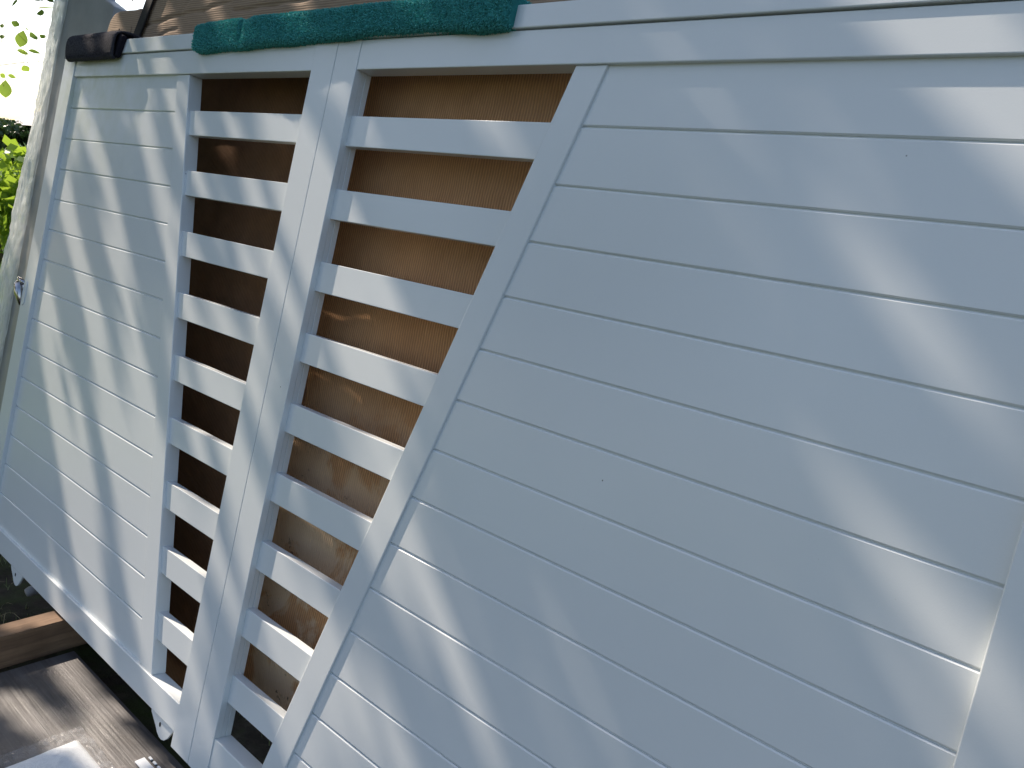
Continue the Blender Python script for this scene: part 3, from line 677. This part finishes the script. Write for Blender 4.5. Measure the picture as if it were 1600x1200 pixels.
# ---------------- canopy overhead: the light that falls through it ----------------
e1 = (G3 @ Vector((4, -4.6, 0))).normalized(); e2 = SUN.cross(e1).normalized()
def sun_ab(p): return np.array([p.dot(e1), p.dot(e2)])
spots = []     # gaps in the crown: segment in sun space and radius (m)
def gap(a, b, r, w=0.0):
    A, B = sun_ab(P(*gate_uv(*a, w), w)), sun_ab(P(*gate_uv(*b, w), w)); r *= .1
    d = B-A; L = math.hypot(*d); k = .010 + r*.75        # the sun's own disc lengthens every streak
    if L > 2*k: A, B = A + d*(k/L), B - d*(k/L)
    else: A = B = (A+B)/2; r = min(r, .022)
    spots.append((A, B, r))
def gapg(a, b, r, z=.02): spots.append((sun_ab(ground_xy(*a, z)), sun_ab(ground_xy(*b, z)), r*.1))
for a, b, r in [
    ((74,440),(72,560),.24), ((76,520),(100,740),.30), ((100,740),(140,950),.28), ((145,950),(185,1050),.25),
    ((100,290),(130,450),.30), ((130,450),(170,640),.36), ((172,650),(205,830),.42), ((205,800),(225,960),.34), ((208,650),(228,820),.42), ((150,560),(190,700),.30),
    ((128,160),(160,290),.42), ((160,330),(205,500),.36), ((205,520),(240,640),.28), ((190,640),(222,800),.30),
    ((218,140),(245,290),.22), ((268,145),(285,230),.16), ((255,300),(272,420),.2), ((120,600),(150,900),.22), ((180,620),(212,900),.50), ((215,560),(240,800),.30), ((140,430),(165,560),.36), ((205,900),(225,1010),.30), ((110,700),(160,930),.26), ((175,330),(200,430),.40), ((140,200),(175,290),.34), ((112,85),(76,270),.30),
    ((210,98),(222,120),.16), ((258,94),(270,118),.16),
    ((305,175),(318,230),.12), ((345,170),(380,225),.17), ((408,175),(445,230),.22), ((300,265),(322,310),.16), ((385,280),(405,325),.16),
    ((425,280),(460,360),.2), ((290,365),(305,420),.12), ((368,372),(395,430),.2), ((410,380),(425,430),.14),
    ((284,462),(300,510),.14), ((330,470),(372,560),.14), ((395,500),(420,560),.16),
    ((276,560),(300,640),.12), ((310,560),(372,620),.16), ((290,665),(325,730),.2), ((345,700),(380,760),.16),
    ((262,760),(330,830),.16), ((262,870),(320,930),.24), ((250,965),(300,1030),.25), ((235,1055),(275,1110),.25),
    ((490,215),(512,300),.22), ((470,310),(512,420),.32), ((440,430),(470,520),.25), ((400,480),(420,540),.12),
    ((395,600),(440,690),.22), ((370,740),(410,860),.28), ((345,880),(375,960),.2), ((300,1040),(340,1150),.2),
    ((545,470),(590,500),.10),
    ((535,410),(610,450),.25), ((515,535),(610,575),.28), ((590,690),(610,740),.22), ((570,680),(600,720),.14), ((560,765),(575,790),.06),
    ((420,890),(470,930),.25), ((410,985),(465,1040),.26), ((425,1090),(440,1140),.1),
    ((610,730),(595,800),.24), ((600,780),(575,850),.20), ((520,980),(480,1080),.26), ((470,1060),(450,1130),.2),
    ((1085,120),(1086,121),.05), ((1412,468),(1440,500),.15), ((1500,80),(1600,250),.26), ((1560,60),(1630,150),.34), ((1400,55),(1420,75),.12),
    ((1352,850),(1530,1050),.16), ((1555,1060),(1600,1120),.20), ((1262,1000),(1263,1001),.0), ((1480,1150),(1500,1190),.10),
    ((640,870),(700,1000),.20), ((690,980),(760,1160),.17), ((550,1070),(570,1110),.17), ((520,1090),(540,1160),.15),
    ((890,1010),(920,1080),.04), ((600,1150),(640,1190),.14),
    ]: gap(a, b, r)
for a, b, r in [((245,8),(252,35),.22), ((262,40),(276,60),.16), ((330,5),(335,25),.16), ((470,8),(478,25),.2), ((690,5),(700,10),.1)]: gap(a, b, r, .95)
for a, b, r in [((172,28),(168,50),.3), ((182,45),(185,55),.2)]: gap(a, b, r, 1.0)
for a, b, r in [((345,36),(378,34),.2), ((440,30),(482,22),.13), ((135,58),(150,58),.06), ((640,8),(655,10),.12), ((345,60),(370,62),.1)]: gap(a, b, r, -.3)
for a, b, r in [((38,250),(20,350),.9), ((85,60),(100,12),.7), ((45,210),(85,60),.6), ((8,380),(0,430),.6)]: gap(a, b, r, 1.9)
for a, b, r in [((105,1045),(140,1090),.24), ((125,1075),(160,1110),.20), ((20,1095),(60,1125),.30), ((100,1155),(170,1200),.28), ((160,1135),(215,1180),.24)]: gapg(a, b, r)
for a, b, r in [((95,962),(60,966),.22), ((20,975),(40,970),.14)]: gapg(a, b, r, .1)

spots.append((sun_ab(Vector((-3.0, .55, 1.8))), sun_ab(Vector((-3.0, .65, 1.95))), .25))
def canopy():
    root = world_empty("leafy_tree", (-6.3, -1.9, 0), "leafy tree standing to the left of the gate, its crown shading the gate", "tree")
    A0, A1, B0, B1 = -3.3, 2.3, None, None
    ref = [P(-15, -1, 0), P(15, -1, 0), P(-15, 16, 0), P(15, 16, 0), P(-21, -3, 1.9), P(8, -4, 1), Vector((-1.6, .4, 0)), Vector((1.5, -1.0, 0)), Vector((-1.0, -.7, 0)), Vector((0, .8, 0))]
    ab = np.array([sun_ab(p) for p in ref]); lo = ab.min(0)-.35; hi = ab.max(0)+.35
    SA = np.array([s[0] for s in spots]); SB = np.array([s[1] for s in spots]); SR = np.array([s[2] for s in spots])
    E1, E2, Ls = np.array(e1), np.array(e2), np.array(SUN)
    allq = []; total = 0
    def leaves(a, b, D, ln, wd, test=True):
        n = len(a); pc = np.stack([a, b], 1)
        if test:
            dmin = np.full(n, 9.0)
            for s0, s1, r in zip(SA, SB, SR):
                d = s1-s0; L2 = (d*d).sum()+1e-9
                t = np.clip(((pc-s0)@d)/L2, 0, 1); q = s0 + t[:, None]*d
                dmin = np.minimum(dmin, np.linalg.norm(pc-q, axis=1)-r)
            k = dmin > ln*.36
            pc, D, ln, wd = pc[k], D[k], ln[k], wd[k]; n = len(pc)
        c = pc[:, :1]*E1 + pc[:, 1:]*E2
        off = D[:, None]*(-Ls)
        # start from the plane through the gate's middle
        mid = np.array(P(0, 8, 0)); base = mid - (mid@E1)*E1 - (mid@E2)*E2
        c = c + base + off
        nrm = -Ls + rng.normal(0, .45, (n, 3)); nrm /= np.linalg.norm(nrm, axis=1)[:, None]
        t = np.cross(nrm, rng.normal(0, 1, (n, 3))); t /= np.linalg.norm(t, axis=1)[:, None]; s = np.cross(nrm, t)
        l, w = ln[:, None]*.5, wd[:, None]*.5
        q = np.stack([c-t*l, c-t*l*.3+s*w, c+t*l*.35+s*w*.85, c+t*l, c+t*l*.35-s*w*.85, c-t*l*.3-s*w], 1)
        return q.reshape(-1, 3)
    for layer in range(5):
        cell = .030
        ga, gb = np.meshgrid(np.arange(lo[0], hi[0], cell), np.arange(lo[1], hi[1], cell)); n = ga.size
        a = ga.ravel()+rng.uniform(-.5, .5, n)*cell*1.3; b = gb.ravel()+rng.uniform(-.5, .5, n)*cell*1.3
        D = 4.5 + .28*layer + rng.uniform(0, .3, n)
        allq.append(leaves(a, b, D, rng.uniform(.042, .060, n), rng.uniform(.030, .040, n)))
    # the rest of the crown, looser, around and above
    n = 26000; a = rng.normal(-.6, 1.7, n); b = rng.normal(-.2, 1.3, n); D = rng.uniform(4.3, 7.2, n)
    k = ~((a > lo[0]) & (a < hi[0]) & (b > lo[1]) & (b < hi[1])); a, b, D = a[k], b[k], D[k]; n = len(a)
    q2 = leaves(a, b, D, rng.uniform(.06, .09, n), rng.uniform(.04, .06, n), False)
    q2 = q2.reshape(-1, 6, 3); q2 = q2[q2[:, :, 2].min(1) > 2.5]; allq.append(q2.reshape(-1, 3))
    Q = np.concatenate(allq); Q = Q - np.array(root.location)
    o = mesh_obj("crown", Q, np.arange(len(Q)).reshape(-1, 6), LEAF_TREE, root); o['kind'] = 'stuff'
    bm = bmesh.new()
    tube_bm(bm, [(0, 0, -.1), (.05, .05, 1.2), (.25, .3, 2.6), (.5, .6, 3.9)], [.19, .15, .12, .08], 14)
    finish(bm, "trunk", BARK, root, True)
    bm = bmesh.new()
    r2 = random.Random(5)
    for i in range(7):
        z = 2.4 + i*.25; az = i*2.1
        st_ = Vector((.2+.05*i, .25+.05*i, z)); en = st_ + Vector((math.cos(az)*1.2, math.sin(az)*1.0, .9))
        tube_bm(bm, [st_, (st_+en)/2+Vector((0, 0, .15)), en], [.04, .025, .01], 8)
    finish(bm, "limbs", BARK, root, True)
canopy()

# ---------------- hanging twig with single leaves against the sky ----------------
def leaf_bm(bm, c, tdir, nrm, L, Wd, curl=.15):
    t = Vector(tdir).normalized(); n_ = (Vector(nrm) - t*Vector(nrm).dot(t)).normalized(); s = t.cross(n_)
    rows = []
    K = 8
    for i in range(K+1):
        f = i/K; hw = Wd*.5*math.sin(math.pi*f**.85)*(1-.15*f); p = Vector(c) + t*(L*f) + n_*(-curl*L*f*f)
        rows.append([bm.verts.new(p - s*hw + n_*hw*.25), bm.verts.new(p), bm.verts.new(p + s*hw + n_*hw*.25)])
    for a, b in zip(rows, rows[1:]):
        for k in (0, 1): bm.faces.new((a[k], a[k+1], b[k+1], b[k]))
def at_x(x, y, X):
    d = (CAM_RIGHT*((x-800)/F) + CAM_DOWN*((y-600)/F) + CAM_FWD); return CAMPOS + d*((X-CAMPOS.x)/d.x)
def twig():
    o0 = at_x(30, 30, -3.0)
    root = world_empty("hanging_branch", o0, "thin hanging branch with a few sunlit green leaves against the white sky", "branch")
    bm = bmesh.new()
    def rel(p): return Vector(p) - o0
    main = [at_x(-60, 118, -3), at_x(0, 102, -3), at_x(40, 97, -3.0), at_x(75, 97, -3), at_x(130, 90, -3)]
    tube_bm(bm, [rel(p) for p in main], [.004, .0016, .0014, .0013, .001], 6)
    m2 = [at_x(-40, -60, -3), at_x(20, -20, -3), at_x(38, 20, -3), at_x(36, 60, -3.0), at_x(44, 84, -3)]
    tw = [(36, 97, 40, 88, 36, 74), (40, 88, 46, 70, 46, 57), (44, 97, 42, 100, 38, 102), (60, 97, 66, 80, 62, 62), (75, 97, 82, 60, 82, 14), (46, 70, 30, 55, 24, 42),
          (0, 102, 4, 80, 3, 61), (4, 80, 2, 60, 3, 44), (0, 120, 6, 135, 8, 128), (44, 84, 30, 80, 26, 78)]
    for t in tw: tube_bm(bm, [rel(at_x(t[i], t[i+1], -3.0)) for i in (0, 2, 4)], [.0009, .0008, .0006], 5)
    finish(bm, "stem", BARK, root, True)
    right = CAM_RIGHT; down = CAM_DOWN
    L = [(60, 14, 82, 10, 30, 12, 0), (31, 74, 36, 50, 0, 14, 1), (46, 57, 58, 57, 0, 11, 0), (36, 102, 44, 111, 0, 11, 1), (9, 153, 8, 128, 0, 15, 0),
         (26, 78, 44, 84, 0, 6, 1), (44, 79, 62, 82, 0, 6, 1), (22, 42, 26, 33, 0, 9, 0), (3, 61, 4, 54, 0, 6, 0), (3, 44, 4, 37, 0, 5, 0),
         (64, 60, 70, 55, 0, 8, 0), (0, 8, 4, 3, 0, 5, 1), (12, 117, 24, 121, 0, 5, 1), (0, 115, 8, 121, 0, 6, 1), (57, 62, 60, 60, 0, 3, 1), (39, 43, 45, 48, 0, 2, 0)]
    for (x0, y0, x1, y1, _, wpx, sh_) in L:
        a, b = at_x(x0, y0, -3.0), at_x(x1, y1, -3.0 - .02*random.random())
        ln = (b-a).length*1.15; wd = wpx*(a-CAMPOS).length/F*1.1
        bl = bmesh.new(); leaf_bm(bl, rel(a), (b-a), -CAM_FWD + CAM_RIGHT*random.uniform(-.6, .6), ln, wd, .1)
        f = finish(bl, "leaf", LEAF_TWIG, root, True)
twig()

# ---------------- background: bushes, fence, path, hedge ----------------
def leaf_cloud(n, cen, rad, ln, wd, rg, flat=.0):
    c = rg.normal(0, 1, (n, 3)); c /= np.linalg.norm(c, axis=1)[:, None]; c *= rg.uniform(.55, 1.0, n)[:, None]**.6
    c = c*np.array(rad) + np.array(cen)
    nrm = rg.normal(0, 1, (n, 3)); nrm[:, 2] += .6; nrm /= np.linalg.norm(nrm, axis=1)[:, None]
    t = np.cross(nrm, rg.normal(0, 1, (n, 3))); t /= np.linalg.norm(t, axis=1)[:, None]; s = np.cross(nrm, t)
    l = rg.uniform(.6, 1, n)[:, None]*ln*.5; w = rg.uniform(.6, 1, n)[:, None]*wd*.5
    return np.stack([c-t*l, c+s*w*.9, c+t*l, c-s*w*.9], 1).reshape(-1, 3)
def bush(loc, rad, n, ln, wd, mat, label, cat, name, group=None, stems=6):
    root = world_empty(name, loc, label, cat, group)
    cl = []
    for i in range(7):
        o = np.array([random.uniform(-.5, .5)*rad[0], random.uniform(-.5, .5)*rad[1], rad[2]*random.uniform(.75, 1.25)+.1])
        cl.append(leaf_cloud(n//7, o, (rad[0]*.6, rad[1]*.6, rad[2]*.55), ln, wd, rng))
    q = np.concatenate(cl); q = q[:len(q)//4*4]
    f = mesh_obj("foliage", q, np.arange(len(q)).reshape(-1, 4), mat, root); f['kind'] = 'stuff'
    bm = bmesh.new()
    for i in range(stems):
        a = random.uniform(0, 6.28); tube_bm(bm, [(0, 0, -.05), (math.cos(a)*rad[0]*.25, math.sin(a)*rad[1]*.25, rad[2]*.6), (math.cos(a)*rad[0]*.5, math.sin(a)*rad[1]*.5, rad[2]*1.2)], [.02, .014, .006], 6)
    finish(bm, "stems", BARK, root, True)
bush((-6.6, 1.75, 0), (.55, .45, .78), 900, .15, .12, LEAF_BUSH, "bright yellow-green broad-leaved bush nearest the wrapped panel", "bush", "garden_bush", "sunlit bushes by the fence")
bush((-7.6, 1.15, 0), (.7, .6, .72), 1000, .15, .12, LEAF_BUSH, "bright yellow-green bush at the left picture edge, further back", "bush", "garden_bush", "sunlit bushes by the fence")
# wire fence beyond the bushes
fr = world_empty("garden_fence", (-11, 3.2, 0), "low dark wire fence on the lawn behind the yellow-green bushes", "fence")
def fp(t, z): return Vector((-2.0 + 4.0*t, -3.0 + 6.5*t, z))
for k in range(12):
    bm = bmesh.new(); t = k/11; tube_bm(bm, [fp(t, 0), fp(t, 1.15)], [.022, .022], 8); finish(bm, "post", FENCEM, fr)
bm = bmesh.new()
for z in (.15, .4, .65, .9, 1.12): tube_bm(bm, [fp(0, z), fp(1, z)], [.008, .008], 5)
for k in range(120):
    t = k/119; tube_bm(bm, [fp(t, .12), fp(t, 1.12)], [.004, .004], 4)
w_ = finish(bm, "mesh_wires", FENCEM, fr)
# pale path
PATHM = simple_mat("pale_gravel_path", (.5, .48, .44), (.62, .6, .56), 30, .9, .5, .01)
c0 = ground_xy(10, 320); dr = Vector((0, 1, 0))
pv = [(-26, -30, .004), (-20.5, -30, .004), (-20.5, 40, .004), (-26, 40, .004)]
p_ = mesh_obj("path", pv, [(0, 1, 2, 3)], PATHM); p_['kind'] = 'structure'
# hedge and trees far off, each its own
def far_tree(x, y, h, r, label, mat=LEAF_DARK, n=5200, ln=.5):
    root = world_empty("garden_tree", (x, y, 0), label, "tree", "trees at the far end of the garden")
    cl = []
    for i in range(9):
        a = random.uniform(0, 6.28); rr = random.uniform(0, .55)*r
        cl.append(leaf_cloud(n//9, (math.cos(a)*rr, math.sin(a)*rr, h*random.uniform(.35, .82)), (r*.55, r*.55, h*.22), ln, ln*.6, rng))
    q = np.concatenate(cl); f = mesh_obj("crown", q, np.arange(len(q)).reshape(-1, 4), mat, root); f['kind'] = 'stuff'
    bm = bmesh.new(); tube_bm(bm, [(0, 0, -.1), (.1, 0, h*.4), (0, .1, h*.75)], [r*.07, r*.05, r*.02], 8); finish(bm, "trunk", BARK, root, True)
R3 = random.Random(11)
k = 0
for ang, dist, h, r, nm in [(155, 44, 3.3, 4.5, "dark tree of the far treeline, just behind the wrapped panel's edge"), (161.5, 42, 3.5, 4.0, "dark rounded tree of the far treeline, right above the yellow-green bush"),
                        (167, 44, 3.6, 4.5, "dark tree of the far treeline at the photograph's left border"), (175, 46, 4.4, 5, "dark tree of the far treeline, beyond the left border"),
                        (186, 34, 6.5, 5, "tall dark tree on the lawn, left of the far treeline"), (199, 24, 8, 4.5, "tall dark tree on the near lawn, facing the gate's left leaf")]:
    x = 1.6 + math.cos(R_(ang))*dist; y = -.9 + math.sin(R_(ang))*dist; h *= .68
    far_tree(x, y, h, r, nm, ln=.3, n=12000)
for (x, y, h, r, nm) in [(-7.5, 9.5, 6.5, 2.6, "shady tree behind the wrapped panel's right corner"), (-4.5, 12, 7.0, 3.0, "shady tree behind the small rounded cardboard bundle"), (0, 14, 7, 3.5, "broad shady tree behind the large cardboard bundle"),
                         (-9.5, -5.0, 5.0, 2.6, "green tree on the photographer's side, nearest the leafy tree"), (-6.0, -9.0, 6.0, 3.0, "green tree on the photographer's side, far left of the gate"), (1.5, -10.5, 5.0, 3.0, "green tree behind the photographer")]:
    far_tree(x, y, h, r, nm, n=6000, ln=.28)
# small house roof over the hedge
hs = world_empty("garden_shed", (-38, 13.6, 0), "distant grey shed with a low roof between the trees", "shed")
bm = bmesh.new(); box_bm(bm, -1.5, 1.5, -1.2, 1.2, 0, 2.2, .02); finish(bm, "wall", simple_mat("shed_wall", (.25, .23, .21), (.32, .3, .28), 5, .8), hs)
bm = bmesh.new(); vs = [bm.verts.new(p) for p in ((-1.8, -1.5, 2.2), (1.8, -1.5, 2.2), (1.8, 1.5, 2.2), (-1.8, 1.5, 2.2), (-1.8, 0, 3.0), (1.8, 0, 3.0))]
for f in ((0, 1, 5, 4), (2, 3, 4, 5), (0, 4, 3), (1, 2, 5), (0, 3, 2, 1)): bm.faces.new([vs[i] for i in f])
finish(bm, "roof", simple_mat("shed_roof", (.4, .38, .36), (.5, .48, .46), 5, .7), hs)

for o in bpy.data.objects:
    for kx in ('_u', '_v', '_w'):
        if kx in o: del o[kx]
